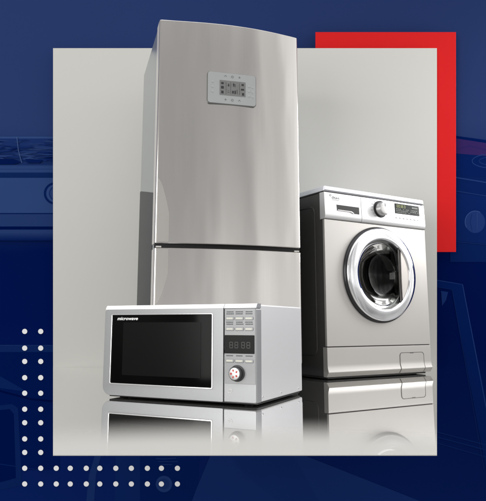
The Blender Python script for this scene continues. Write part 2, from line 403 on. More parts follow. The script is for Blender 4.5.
# ================================================================== MICROWAVE
W, Dm, Hm = .552, .378, .295
mw = thing('microwave_oven', 'silver microwave oven with black window and round dial, on the glossy floor before the fridge', 'microwave', (0, 0, 0), -.448)
FLm = Vector((-.457, 2.036, 0)); Rm = Matrix.Rotation(-.448, 3, 'Z')
mw.location = FLm + Rm @ Vector((W/2, Dm/2, 0))
OM = (-W/2, -Dm/2, 0)
# casing
bm = bmesh.new()
prism(bm, [(x, z) for x, z in rr(.004, W-.0015, .0105, Hm-.0015, (.012, .004, .005, .006))], .03, Dm, 0)
for x in (.06, .5):
    box(bm, x-.02, x+.02, .06, Dm-.05, .008, .0106)
case = finish(bm, 'casing', casing, mw, OM)
# screws on the side
for y, z in ((.045, .024), (.19, .023), (.345, .022)):
    bm = bmesh.new()
    lw_ = [(0, -.0016), (.0026, -.0012), (.0034, 0), (0, .0)]
    t = bmesh.new(); lathe(t, lw_, 0, 0, 16)
    for v in t.verts: v.co = Vector((W-.0015-v.co.y, y+v.co.x, z+v.co.z))
    bmesh.ops.recalc_face_normals(t, faces=t.faces); merge(bm, t)
    finish(bm, 'screw', lip, mw, OM)
# fascia base frame (door part) and right part
us = .4438
bm = bmesh.new()
win = rr(.0300, .4045, .0470, .2655, .004, 6)
outl = rr(0, us-.0012, .009, Hm-.0125, (.030, .003, .003, .010), 6)
frame(bm, outl, win, 0, .034, bev=.0011)
door = finish(bm, 'door', silver, mw, OM, angle=35)
# bright lip running round the window
bm = bmesh.new()
o_ = rr(.0268, .4080, .0435, .2680, .005, 6); i_ = rr(.0310, .4035, .0480, .2645, .003, 6)
frame(bm, o_, i_, -.0022, .004, bev=.0012)
finish(bm, 'window_trim', lip, door)
bpy.data.objects['window_trim'].data.transform(Matrix.Translation(OM))
bm = bmesh.new(); prism(bm, rr(.0305, .404, .0475, .265, .003), .0015, .008)
wn = finish(bm, 'window', black_glass, door, OM)
bm = bmesh.new(); prism(bm, rr(.0745, .365, .0740, .2410, .002), .0009, .0016)
finish(bm, 'window_mesh', mesh_glass, wn, OM)
bm = bmesh.new(); text_bm(bm, 'microwave', .0495, .2485, .0145, .0012, shear=.25, bold=.00035, width=.082)
finish(bm, 'lettering', white_ink, wn, OM, recalc=False)
# control side of the fascia
bm = bmesh.new(); prism(bm, rr(us+.0002, W, .009, Hm-.0125, (.001, .006, .006, .001), 5), 0, .034, .0035)
fas = finish(bm, 'control_fascia', silver, mw, OM, angle=35)
# bright top bevel strip
bm = bmesh.new()
for xa, xb in ((.0015, us-.0012), (us+.0004, W-.0008)):
    t = bmesh.new(); P = [(0, Hm-.0125), (.0003, Hm-.0118), (.0042, Hm-.0040), (.0085, Hm+.0003), (.0340, Hm+.0010), (.0340, Hm-.0125)]
    A_ = [t.verts.new((xa, y, z)) for y, z in P]; B_ = [t.verts.new((xb, y, z)) for y, z in P]
    t.faces.new(A_); t.faces.new(B_[::-1])
    for i in range(len(P)): t.faces.new((A_[i], B_[i], B_[(i+1) % len(P)], A_[(i+1) % len(P)]))
    bmesh.ops.recalc_face_normals(t, faces=t.faces); merge(bm, t)
for f in bm.faces:
    f.normal_update()
    if abs(f.normal.x) > .9: f.material_index = 1
finish(bm, 'top_trim', [lip, silver], mw, OM)
bm = bmesh.new(); prism(bm, rr(us+.004, W-.0035, .063, .2805, .002), -.0016, .001, .0008, 2)
cp = finish(bm, 'control_panel', plate, mw, OM)
bm = bmesh.new(); prism(bm, rr(.4484, .5462, .1495, .2030, .0015), -.0028, -.001, .0006, 2)
dp = finish(bm, 'display', disp_black, cp, OM)
bm = bmesh.new()
def seg7(bm, x, z, s, y):
    for (a, b, c, d) in ((0, 0, .6, .12), (0, .5, .6, .62), (0, 1, .6, 1.12), (-.06, .1, .06, .5), (.54, .1, .66, .5), (-.06, .62, .06, 1.0), (.54, .62, .66, 1.0)):
        box(bm, x+a*s, x+c*s, y, y+.0004, z+b*s, z+d*s)
for i in range(4): seg7(bm, .466+i*.017+(.005 if i > 1 else 0), .165, .0165, -.0032)
finish(bm, 'display_digits', mat('unlit_digits', lin(34, 35, 34), 0, .3, noise=(90, (1, 1, 1), .1)), dp, OM)
# three rows of buttons with their printed captions
for zc, zl in ((.2522, .266), (.2211, .2355), (.1286, .1438)):
    for i, xc in enumerate((.4655, .4970, .5285)):
        b = bmesh.new(); prism(b, rr(xc-.0145, xc+.0145, zc-.0052, zc+.0052, .0035, 4), -.0036, -.001, .0012, 2)
        bo = finish(b, 'button', plate, cp, OM)
        b = bmesh.new(); prism(b, rr(xc-.0105, xc+.0105, zc-.0022, zc+.0022, .0018, 4), -.0042, -.0034)
        finish(b, 'button_mark', cream, bo, OM)
    b = bmesh.new()
    for xc in (.4655, .4970, .5285):
        for r_ in range(2 if zc > .2 else 1):
            x = xc-.013+random.random()*.003
            while x < xc+.011:
                w_ = random.uniform(.0012, .0032); box(b, x, x+w_, -.0020, -.0014, zl-.0012+r_*.0058-.001, zl+.0022+r_*.0058-.001); x += w_+.0009
    finish(b, 'caption_print', dark_ink, cp, OM)
# dial
bm = bmesh.new(); lathe(bm, [(.0238, -.001), (.0238, -.004), (.0215, -.0065), (.0205, -.0066)], .4905, .0930, 48)
lathe(bm, [(.0205, -.002), (.0205, -.018), (.019, -.0205), (.0, -.0212)], .4905, .0930, 48)
kn = finish(bm, 'dial', mat('dial_skirt', lin(70, 70, 72), .6, .3, noise=(90, (1, 1, 1), .05)), cp, OM)
bm = bmesh.new(); lathe(bm, [(.0175, -.0203), (.0172, -.0226), (.015, -.0234), (0, -.0238)], .4905, .0930, 48)
kc = finish(bm, 'dial_cap', knob_m, kn, OM)
bm = bmesh.new()
for a in range(5):
    an = PI/2+a*2*PI/5+.3; cx_, cz_2 = .4905+.0098*math.cos(an), .0930+.0098*math.sin(an)
    prism(bm, [(cx_+.0034*math.cos(t_+an)*(1 if abs(math.cos(t_)) > .5 else .6), cz_2+.0034*math.sin(t_+an)) for t_ in [q*PI/5 for q in range(10)]], -.0244, -.0229)
bmk = finish(bm, 'dial_mark', red_ink, kn, OM)
# little mark at the lower left of the control side
bm = bmesh.new(); tube(bm, [(.4664+.007*math.cos(t_)*(1+.3*math.sin(2*t_)), -.0004, .0419+.0055*math.sin(t_)) for t_ in [q*PI/10 for q in range(20)]], .0006, 6, closed=True)
tube(bm, [(.460, -.0004, .037), (.466, -.0004, .0435), (.474, -.0004, .047)], .0005, 6)
finish(bm, 'emblem', light_mark, fas, OM)
# feet and dark underside
for x, y in ((.05, .05), (W-.05, .05), (.05, Dm-.05), (W-.05, Dm-.05)):
    bm = bmesh.new()
    t = bmesh.new(); lathe(t, [(0, 0), (.013, 0), (.015, .004), (.015, .010), (0, .010)], 0, 0, 24)
    for v in t.verts: v.co = Vector((x+v.co.x, y+v.co.z, v.co.y))
    merge(bm, t); finish(bm, 'foot', rubber, mw, OM)
bm = bmesh.new(); box(bm, .02, W-.006, .012, Dm-.01, .0045, .0104, .001)
finish(bm, 'underside', rubber, mw, OM)

# ================================================================== FRIDGE
SF = 2.375/2.315
def fz(z): return CH+(z-CH)*SF
WF, DF, HF = .604*SF, .585*SF, fz(1.473)
RZ = .277
fr = thing('refrigerator', 'tall brushed steel two-door refrigerator with a small control panel, behind the microwave', 'refrigerator', (0, 0, 0), RZ)
FLf = Vector((-.341*SF, 2.375, 0)); Rf = Matrix.Rotation(RZ, 3, 'Z')
fr.location = FLf + Rf @ Vector((WF/2, DF/2, 0)); OF = (-WF/2, -DF/2, 0)
def bulge(x):
    t = max(0, min(1, x/WF)); return -.034*math.sin(PI*t**1.12)**.97
DT = .070                                    # door thickness at the edges
def curved_door(bm, z0, z1, bev):
    # plan outline with rounded left and right corners, extruded in z
    P = []; n = 48; r = .009
    for i in range(n+1):
        x = WF*i/n; P.append((x, bulge(x)))
    P2 = []
    for i in range(6): a = PI/2*i/5; P2.append((r-r*math.cos(PI/2-a) if False else r*(1-math.cos(a)), r*(1-math.sin(a))+bulge(r)))
    left = [(0, DT)]+[(r*(1-math.cos(a)), r*(1-math.sin(a))+bulge(r)) for a in [PI/2*i/5 for i in range(6)]]
    right = [(WF-x, y) for x, y in left[::-1]]
    mid = [p for p in P if r*1.2 < p[0] < WF-r*1.2]
    O = left+mid+right
    t = bmesh.new(); A = [t.verts.new((x, y, z0)) for x, y in O]; B = [t.verts.new((x, y, z1)) for x, y in O]
    f0 = t.faces.new(A); f1 = t.faces.new(B[::-1]); N = len(O)
    for i in range(N): t.faces.new((A[i], A[(i+1) % N], B[(i+1) % N], B[i]))
    bmesh.ops.recalc_face_normals(t, faces=t.faces)
    es = [e for e in t.edges if (e in f0.edges or e in f1.edges)]
    bmesh.ops.bevel(t, geom=es, offset=bev, segments=3, profile=.5, affect='EDGES')
    for f in t.faces: f.material_index = 0
    merge(bm, t)
    for f in bm.faces:                       # the flat flanks of the door are pale plastic
        c = f.calc_center_median()
        if abs(f.normal.x) > .9 and c.y > .008: f.material_index = 1
zg0, zg1 = fz(.5265), fz(.5437)
bm = bmesh.new(); curved_door(bm, zg1, HF, .004)
ud = finish(bm, 'upper_door', [steel, edge_white], fr, OF, angle=25)
bm = bmesh.new(); curved_door(bm, .075, zg0, .004)
ld = finish(bm, 'lower_door', [steel, edge_white], fr, OF, angle=25)
# cabinet
bm = bmesh.new(); box(bm, .004, WF-.004, DT+.008, DF, .03, HF-.001, .004)
cab = finish(bm, 'cabinet', steel_side, fr, OF)
bm = bmesh.new(); box(bm, .012, WF-.012, .03, DT+.012, .08, HF-.02); finish(bm, 'door_seal', black_gap, fr, OF)
# dark reflection on the lower flank, painted in as a thin coloured sheet
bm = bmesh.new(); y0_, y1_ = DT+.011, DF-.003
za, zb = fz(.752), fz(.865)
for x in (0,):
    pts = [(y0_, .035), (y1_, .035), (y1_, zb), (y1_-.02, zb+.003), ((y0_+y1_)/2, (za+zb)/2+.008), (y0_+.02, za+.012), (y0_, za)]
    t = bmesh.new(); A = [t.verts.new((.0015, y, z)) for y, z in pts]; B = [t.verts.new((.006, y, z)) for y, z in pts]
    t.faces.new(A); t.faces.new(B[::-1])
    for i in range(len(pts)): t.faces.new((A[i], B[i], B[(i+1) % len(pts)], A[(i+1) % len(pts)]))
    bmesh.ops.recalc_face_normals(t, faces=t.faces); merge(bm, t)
finish(bm, 'painted_side_reflection', dark_side, cab, OF)
# rubber strip between the doors with hinge ends
bm = bmesh.new(); box(bm, .004, WF-.004, .004, .035, zg0-.004, zg1+.004)
for v in bm.verts: pass
finish(bm, 'gap_strip', black_gap, fr, OF)
for x in (.006, WF-.03):
    bm = bmesh.new(); box(bm, x, x+.022, -.002, .03, zg0+.001, zg0+.007, .001); finish(bm, 'hinge', hinge_m, fr, OF)
# finger grip scooped along the left edge of both doors
def grip(parent, z0, z1, tip_low):
    bm = bmesh.new(); N = 26; t = bmesh.new(); A = []; B = []
    wmax = .046
    for i in range(N+1):
        s = i/N; z = z0+(z1-z0)*s
        q = (1-s) if not tip_low else s      # 1 = beside the gap between the doors
        wd = wmax*min(1, (q/.55)**.6) if q > 0 else 0
        A.append(t.verts.new((.009, bulge(.009)-.0012, z))); xe = .009+max(wd, .0005)
        B.append(t.verts.new((xe, bulge(xe)-.0014-.0006*min(1, q*3), z)))
    C_ = [t.verts.new((v.co.x, v.co.y+.006, v.co.z)) for v in A]; D_ = [t.verts.new((v.co.x, v.co.y+.006, v.co.z)) for v in B]
    for i in range(N):
        t.faces.new((A[i], B[i], B[i+1], A[i+1])); t.faces.new((B[i], D_[i], D_[i+1], B[i+1])); t.faces.new((C_[i], A[i], A[i+1], C_[i+1]))
    bmesh.ops.recalc_face_normals(t, faces=t.faces); merge(bm, t)
    return finish(bm, 'finger_grip', mat('grip_steel', lin(208, 204, 199), 1, .3, noise=(5, (60, 60, .6), .03)), parent, OF, angle=25)
grip(ud, zg1+.005, fz(.80), False)
grip(ld, fz(.31), zg0-.005, True)
# control panel
PXC = .3058*SF
def flatb(x): return bulge(PXC)-.0005+(bulge(PXC+.03)-bulge(PXC-.03))/.06*(x-PXC)
px0, px1, pz0, pz1 = .1970*SF, .4000*SF, fz(1.1225), fz(1.2555)
bm = bmesh.new(); prism(bm, rr(px0, px1, pz0, pz1, .011), -.0045, .010, .0015, 2, bend=flatb)
fp = finish(bm, 'control_panel', panel_plastic, ud, OF)
bm = bmesh.new(); o_ = rr(px0-.0022, px1+.0022, pz0-.0030, pz1+.0012, .012); i_ = rr(px0+.001, px1-.001, pz0+.001, pz1-.001, .011)
t = bmesh.new(); frame(t, o_, i_, -.0015, .008)
for v in t.verts: v.co.y += flatb(v.co.x)
merge(bm, t); finish(bm, 'panel_rim', mat('panel_rim', lin(120, 120, 118), .5, .4, noise=(90, (1, 1, 1), .05)), fp, OF)
# bevelled plastic bezel and display
sx0, sx1, sz0, sz1 = .2460*SF, .3560*SF, fz(1.1586), fz(1.2228)
def bp(x): return flatb(x)
bm = bmesh.new(); prism(bm, rr(sx0, sx1, sz0, sz1, .002), -.0054, -.003, .0004, 1, bend=bp)
ds = finish(bm, 'display', lcd, fp, OF)
bm = bmesh.new()
sw, shh = sx1-sx0, sz1-sz0
random.seed(8)
for (a, b, c, d) in ((.06, .72, .15, .86), (.05, .42, .16, .60), (.06, .10, .15, .28), (.84, .74, .93, .86), (.82, .42, .94, .54), (.86, .08, .94, .26),
                     (.30, .66, .37, .70), (.33, .60, .36, .80), (.52, .62, .55, .86), (.50, .74, .60, .77), (.58, .6, .60, .8),
                     (.48, .16, .54, .34), (.57, .14, .62, .36), (.66, .14, .68, .44), (.30, .2, .38, .22), (.30, .3, .35, .32)):
    prism(bm, rr(sx0+a*sw, sx0+c*sw, sz0+b*shh, sz0+d*shh, .0008, 3), -.0059, -.0052, bend=bp)
for x in (.24, .42, .76):
    prism(bm, rr(sx0+x*sw, sx0+(x+.01)*sw, sz0+.1*shh, sz0+.9*shh, .0001, 2), -.0057, -.0052, bend=bp)
finish(bm, 'display_symbols', lcd_mark, ds, OF)
pc = lambda u: u*SF
for (u, z) in [(.2170, 1.2125), (.2170, 1.1915), (.2170, 1.1705), (.3710, 1.2065), (.3710, 1.1855), (.3710, 1.1645), (.3865, 1.2045), (.3865, 1.1835), (.3865, 1.1625)]:
    b = bmesh.new(); lathe(b, [(0, -.0062), (.0042, -.006), (.0056, -.0045), (.0056, -.003), (0, -.003)], pc(u), fz(z), 20)
    for v in b.verts: v.co.y += flatb(pc(u))
    finish(b, 'button', mat('button_grey', lin(168, 171, 171), .1, .4, noise=(90, (1, 1, 1), .03)), fp, OF)
bm = bmesh.new()
def smark(u, z, kind):
    x, zz = pc(u), fz(z); b = bmesh.new()
    if kind == 0: tube(b, [(x-.005, 0, zz-.002), (x, 0, zz+.004), (x+.005, 0, zz-.002)], .0008, 6)
    elif kind == 1: tube(b, [(x+.0045*math.cos(a), 0, zz+.0045*math.sin(a)) for a in [q*PI/6 for q in range(12)]], .0008, 6, closed=True)
    else: tube(b, [(x-.004, 0, zz), (x+.005, 0, zz)], .0008, 6); tube(b, [(x, 0, zz-.004), (x, 0, zz+.005)], .0008, 6)
    for v in b.verts: v.co.y += flatb(x)-.0046
    bmesh.ops.recalc_face_normals(b, faces=b.faces); finish(b, 'panel_symbol', grey_mark, fp, OF)
for i, u in enumerate((.271, .300, .330)): smark(u, 1.2410, (0, 1, 2)[i]); smark(u, 1.1400, (2, 1, 0)[i])
# plinth and feet
bm = bmesh.new(); box(bm, .01, WF-.01, .03, .10, .012, .07, .003); finish(bm, 'plinth', black_gap, fr, OF)
for x, y in ((.05, .08), (WF-.05, .08), (.05, DF-.06), (WF-.05, DF-.06)):
    bm = bmesh.new(); t = bmesh.new(); lathe(t, [(0, 0), (.018, 0), (.02, .005), (.014, .012), (.014, .032), (0, .032)], 0, 0, 20)
    for v in t.verts: v.co = Vector((x+v.co.x, y+v.co.z, v.co.y))
    merge(bm, t); finish(bm, 'foot', rubber, fr, OF)

# ================================================================== WASHER
WW, DW, HW = .641, .495, .85
wm = thing('washing_machine', 'silver front-loading washing machine with round chrome door and black side, right of the fridge', 'washing machine', (0, 0, 0), .551)
FLw = Vector((.362, 2.649, 0)); Rw = Matrix.Rotation(.551, 3, 'Z')
wm.location = FLw + Rw @ Vector((WW/2, DW/2, 0)); OW = (-WW/2, -DW/2, 0)
dcx, dcz = .325, .463
# cabinet: sides, back, bottom as a shell so the drum sits in a real hollow
bm = bmesh.new()
box(bm, .006, .014, .012, DW-.012, .012, .822, .002); box(bm, WW-.014, WW-.006, .012, DW-.012, .012, .822, .002)
box(bm, .0145, WW-.0145, DW-.02, DW-.012, .012, .822); box(bm, .0145, WW-.0145, .03, DW-.0205, .012, .02)
# pressed outline on the left flank
pts = [(y, z) for y, z in rr(.075, DW-.05, .10, .765, .03, 6)]
tube(bm, [(.0058, y, z) for y, z in pts], .0028, 8, closed=True)
shell = finish(bm, 'cabinet', w_side, wm, OW)
# lid
bm = bmesh.new(); prism(bm, rr(0, WW, .826, HW, (.002, .002, .008, .008), 4), -.002, DW, .005, 3)
finish(bm, 'lid', w_lid, wm, OW)
bm = bmesh.new(); box(bm, .003, WW-.003, .006, DW-.006, .8215, .8262); finish(bm, 'lid_seam', black_gap, wm, OW)
# front panel with round opening
zt, zb_ = .696, .1405
n = 96
inner = circ(dcx, dcz, .178, n=n, a0=0)
outer = []
for i in range(n):
    a = 2*PI*i/n; c, s = math.cos(a), math.sin(a)
    ts = []
    if c > 1e-9: ts.append((WW-.001-dcx)/c)
    if c < -1e-9: ts.append((.001-dcx)/c)
    if s > 1e-9: ts.append((zt-dcz)/s)
    if s < -1e-9: ts.append((zb_-dcz)/s)
    t_ = min(ts); outer.append((dcx+c*t_, dcz+s*t_))
for cxx, czz in ((WW-.001, zt), (.001, zt), (.001, zb_), (WW-.001, zb_)):
    j = min(range(n), key=lambda i: (outer[i][0]-cxx)**2+(outer[i][1]-czz)**2); outer[j] = (cxx, czz)
bm = bmesh.new(); frame(bm, outer, inner, 0, .012)
fp_ = finish(bm, 'front_panel', w_front, wm, OW, angle=35)
for z in (zb_-.004, zt-.002):
    bm = bmesh.new(); box(bm, .004, WW-.004, .004, .014, z, z+.0065); finish(bm, 'panel_seam', black_gap, wm, OW)
# kick panel: flat, then the bottom 4 cm flares forward and tucks back under
def profile_panel(name, prof, x0, x1, m, parent, ybk, angle=22):
    """prof: (y, z) top to bottom on the front; closed at the back at ybk"""
    t = bmesh.new(); P = list(prof)+[(ybk, prof[-1][1]), (ybk, prof[0][1])]
    A = [t.verts.new((x0, y, z)) for y, z in P]; B = [t.verts.new((x1, y, z)) for y, z in P]
    t.faces.new(A); t.faces.new(B[::-1]); N = len(P)
    for i in range(N): t.faces.new((A[i], B[i], B[(i+1) % N], A[(i+1) % N]))
    bmesh.ops.recalc_face_normals(t, faces=t.faces)
    return finish(t, name, m, parent, OW, angle=angle)
kp = [(.003, .1365), (.0005, .1345), (0, .125), (0, .062), (-.001, .050), (-.0055, .036), (-.0065, .032), (-.006, .030), (.008, .011)]
kick = profile_panel('kick_panel', kp, .001, WW-.001, w_front, wm, .028)
# filter flap: outline groove following the kick panel
def ky(z):
    for (y0, z0), (y1, z1) in zip(kp, kp[1:]):
        if z1 <= z <= z0: return y0+(y1-y0)*(z0-z)/(z0-z1+1e-9)
    return 0
fx0, fx1, fzt, fzb = .432, .590, .104, .013
bm = bmesh.new()
P = []
r = .014
P += [(fx0, z) for z in (.013, .02, .028, .032, .036, .045, .052, .062, .075)]
P += [(fx0+r-r*math.cos(a), fzt-r+r*math.sin(a)) for a in [PI/2*i/6 for i in range(7)]]
P += [(fx1-r+r*math.sin(a), fzt-r+r*math.cos(a)) for a in [PI/2*i/6 for i in range(7)]]
P += [(fx1, z) for z in (.075, .062, .052, .045, .036, .032, .028, .02, .013)]
# slightly proud flap skin
t = bmesh.new(); rows = []
zs = [.1025, .098, .09, .08, .07, .062, .052, .036, .032, .030, .014]
for z in zs:
    ins = .002
    if z > fzt-r: dz = z-(fzt-r); w_ = r-math.sqrt(max(0, (r-ins)**2-dz**2)); xa, xb = fx0+w_, fx1-w_
    else: xa, xb = fx0+ins, fx1-ins
    rows.append([t.verts.new((xa, ky(z)-.0012, z)), t.verts.new((xb, ky(z)-.0012, z)), t.verts.new((xb, ky(z)+.002, z)), t.verts.new((xa, ky(z)+.002, z))])
for a, b in zip(rows, rows[1:]):
    for q in range(4): t.faces.new((a[q], a[(q+1) % 4], b[(q+1) % 4], b[q]))
t.faces.new(rows[0]); t.faces.new(rows[-1][::-1])
bmesh.ops.recalc_face_normals(t, faces=t.faces); merge(bm, t)
flap = finish(bm, 'filter_flap', w_front, kick, OW, angle=22)
bm = bmesh.new(); tube(bm, [(x, ky(z)-.0003, z) for x, z in P], .0016, 6)
mx_ = (fx0+fx1)/2; prism(bm, rr(mx_-.014, mx_+.010, fzt-.004, fzt+.0005, .002, 3), -.0018, .001)
finish(bm, 'flap_groove', mat('groove_grey', lin(95, 93, 90), .2, .5, noise=(90, (1, 1, 1), .08)), flap, OW)
# dark recessed base and feet
bm = bmesh.new(); box(bm, .008, WW-.03, .012, DW-.02, .0035, .0125, .001); finish(bm, 'base', rubber, wm, OW)
for x, y in ((.06, .06), (WW-.07, .06), (.06, DW-.06), (WW-.07, DW-.06)):
    bm = bmesh.new(); t = bmesh.new(); lathe(t, [(0, 0), (.02, 0), (.022, .002), (.018, .006), (0, .006)], 0, 0, 20)
    for v in t.verts: v.co = Vector((x+v.co.x, y+v.co.z, v.co.y))
    merge(bm, t); finish(bm, 'foot', rubber, wm, OW)
# control fascia: leans slightly, with curved lower lip
cpf = [(-.001, .8205), (-.0025, .815), (-.004, .78), (-.006, .735), (-.007, .722), (-.0065, .712), (-.003, .703), (.004, .699)]
def cyf(z):
    for (y0, z0), (y1, z1) in zip(cpf, cpf[1:]):
        if z1 <= z <= z0: return y0+(y1-y0)*(z0-z)/(z0-z1+1e-9)
    return -.004
SEAM = .2185
dr = profile_panel('detergent_drawer', cpf, .001, SEAM-.0012, w_panel, wm, .03)
cf = profile_panel('control_panel', cpf, SEAM+.0012, WW-.001, w_panel, wm, .03)
bm = bmesh.new(); box(bm, SEAM-.003, SEAM+.003, 0, .02, .702, .818); finish(bm, 'drawer_gap', grey_mark, wm, OW)
def on_panel(bm_, pts, d0, d1, mi=0, bev=0):
    t = bmesh.new(); prism(t, pts, d0, d1, bev, 2)
    for v in t.verts: v.co.y += cyf(v.co.z)
    merge(bm_, t, mi)
# drawer pull
bm = bmesh.new(); on_panel(bm, [(.070, .7675), (.2040, .7675), (.2035, .7345), (.170, .7345), (.160, .7415), (.072, .7425)], -.0010, .004)
dp_ = finish(bm, 'drawer_pull', rubber, dr, OW)
bm = bmesh.new(); on_panel(bm, [(.074, .7450), (.155, .7440), (.163, .7395), (.168, .7365), (.168, .7335), (.158, .7375), (.148, .7405), (.074, .7415)], -.0045, .002, bev=.0008)
finish(bm, 'pull_lip', lip, dp_, OW)
# round emblem and script on the drawer
bm = bmesh.new()
def ptube(bm_, pts, r, closed=False):
    tube(bm_, [(x, cyf(z)-.0003, z) for x, z in pts], r, 6, closed=closed)
ptube(bm, [(.036+.0045*math.cos(q*PI/6), .808+.0045*math.sin(q*PI/6)) for q in range(12)], .0007, True)
ptube(bm, [(.045, .794), (.049, .803), (.055, .804), (.053, .796), (.049, .794), (.058, .797), (.063, .803), (.062, .795), (.068, .794), (.073, .802), (.072, .794), (.079, .797), (.083, .802), (.082, .794), (.090, .797)], .0009)
ptube(bm, [(.046, .7885), (.085, .7885)], .0006)
finish(bm, 'emblem', grey_mark, dr, OW)
# programme dial
kx, kz = .338, .773
bm = bmesh.new(); lathe(bm, [(.0405, .001), (.0405, -.003), (.037, -.0052), (.030, -.0052)], kx, kz, 56)
for v in bm.verts: v.co.y += cyf(kz)
bz = finish(bm, 'dial_ring', black_gap, cf, OW)
bm = bmesh.new(); lathe(bm, [(.033, -.002), (.031, -.028), (.029, -.033), (.024, -.035), (0, -.0355)], kx, kz, 56)
for v in bm.verts: v.co.y += cyf(kz)
kb = finish(bm, 'dial', knob_m, cf, OW)
bm = bmesh.new(); box(bm, kx-.0015, kx+.0015, cyf(kz)-.0362, cyf(kz)-.034, kz+.008, kz+.024); finish(bm, 'dial_pointer', grey_mark, kb, OW)
tick_ink = mat('programme_ink', lin(150, 152, 156), 0, .5, noise=(90, (1, 1, 1), .05))
for i in range(15):
    a = -.9+i*(PI+1.8)/14; rr_ = .050
    x, z = kx+rr_*math.cos(a), kz+rr_*.86*math.sin(a)
    if z < .812 and z > .715:
        e_ = .006 if i % 2 == 0 else 0
        bm = bmesh.new(); on_panel(bm, rr(x-.004+e_*min(0, math.cos(a)), x+.004+e_*max(0, math.cos(a)), z-.0012, z+.0012, .0005, 2), -.0008, .001)
        finish(bm, 'programme_mark', tick_ink, cf, OW)
# display
d0x, d1x, d0z, d1z = .437, .603, .7635, .8135
bm = bmesh.new(); on_panel(bm, rr(d0x, d1x, d0z, d1z, .002, 3), -.0018, .004, bev=.0006)
wd = finish(bm, 'display', mat('dark_display', lin(46, 50, 50), 0, .15, spec=.3, noise=(200, (1, 1, 1), .15)), cf, OW)
bm = bmesh.new()
for i in range(5):
    x = .449+i*.0125
    for (a, b, c, d) in ((0, 0, .007, .0016), (0, .006, .007, .0076), (0, .012, .007, .0136), (-.0008, 0, .0008, .0136), (.0062, 0, .0078, .0136)):
        if random.random() < .8: on_panel(bm, [(x+a, .794+b), (x+c, .794+b), (x+c, .794+d), (x+a, .794+d)], -.0024, -.0015)
finish(bm, 'lit_segments', yellow, wd, OW)
bm = bmesh.new()
for zrow in (.786, .778, .770):
    x = d0x+.006
    while x < d1x-.012:
        w_ = random.uniform(.004, .011)
        if random.random() < .72: on_panel(bm, rr(x, x+w_, zrow-.0014, zrow+.0014, .0004, 2), -.0024, -.0015)
        x += w_+.003
for x in (.553, .563, .573, .583): on_panel(bm, rr(x, x+.007, .797, .804, .001, 2), -.0024, -.0015)
finish(bm, 'display_text', mat('display_grey', lin(128, 132, 126), 0, .4, noise=(90, (1, 1, 1), .1)), wd, OW)
for i in range(7):
    x = .447+i*.0245
    b = bmesh.new(); on_panel(b, rr(x-.008, x+.008, .7395, .7465, .0034, 4), -.0035, .001, bev=.0008); finish(b, 'button', white_ink if i not in (4,) else knob_m, cf, OW)
# door: chrome ring, rubber, glass bowl, handle
bm = bmesh.new()
lathe(bm, [(.2235, .003), (.2235, -.004), (.221, -.010), (.216, -.014), (.212, -.0145)], dcx, dcz, 96)
wdoor = finish(bm, 'door', mat('ring_edge', lin(60, 60, 62), .8, .25, noise=(60, (1, 1, 1), .05)), wm, OW, angle=50)
bm = bmesh.new()
lathe(bm, [(.2145, -.006), (.2145, -.018), (.2132, -.0215), (.2095, -.0240), (.198, -.0275), (.184, -.0300), (.172, -.0315), (.166, -.0312), (.1628, -.0295), (.1615, -.026), (.1615, .002)], dcx, dcz, 128)
finish(bm, 'chrome_ring', chrome, wdoor, OW, angle=60)
bm = bmesh.new()
lathe(bm, [(.176, .0125), (.1765, -.004), (.1625, -.005), (.155, -.003), (.149, .010), (.150, .030), (.158, .040), (.176, .045)], dcx, dcz, 96)
finish(bm, 'door_gasket', rubber, wm, OW, angle=60)
# glass bowl: dished inward
bm = bmesh.new()
prof = [(.1612, -.0235), (.150, -.0215), (.140, -.014), (.128, .020), (.108, .055), (.07, .075), (.03, .082), (0, .083)]
back_ = [(0, .088), (.03, .087), (.072, .080), (.112, .059), (.133, .022), (.144, -.009), (.152, -.0165), (.1612, -.0185)]
lathe(bm, prof+back_, dcx, dcz, 96, closed=False)
finish(bm, 'door_glass', glass, wdoor, OW, angle=60)
# drum behind: perforated steel tub with lifters
bm = bmesh.new()
DRM = [(.152, .046), (.175, .052), (.205, .060), (.205, .36), (.20, .375), (.12, .385), (.06, .375), (.055, .36), (0, .355)]
lathe(bm, DRM, dcx, dcz, 96)
for f in bm.faces: f.normal_flip()
drum = finish(bm, 'drum', drum_m, wm, OW, angle=50, recalc=False)
for a in (.5, 2.6, 4.7):
    b = bmesh.new(); t = bmesh.new(); prism(t, [(-.022, 0), (.022, 0), (.010, .042), (0, .046), (-.010, .042)], .075, .345, .004, 2)
    for v in t.verts:
        x, z = v.co.x, v.co.z; rr0 = .206-z; v.co.x = dcx+rr0*math.cos(a)-x*math.sin(a); v.co.z = dcz+rr0*math.sin(a)+x*math.cos(a)
    merge(b, t); finish(b, 'lifter', drum_m, drum, OW)
# inner bright rim of the drum mouth
bm = bmesh.new(); lathe(bm, [(.158, .050), (.150, .056), (.146, .062), (.150, .066), (.160, .062)], dcx, dcz, 96, closed=True); finish(bm, 'drum_rim', mat('rim_steel', lin(110, 110, 108), 1, .3, noise=(60, (1, 1, 1), .1)), drum, OW)
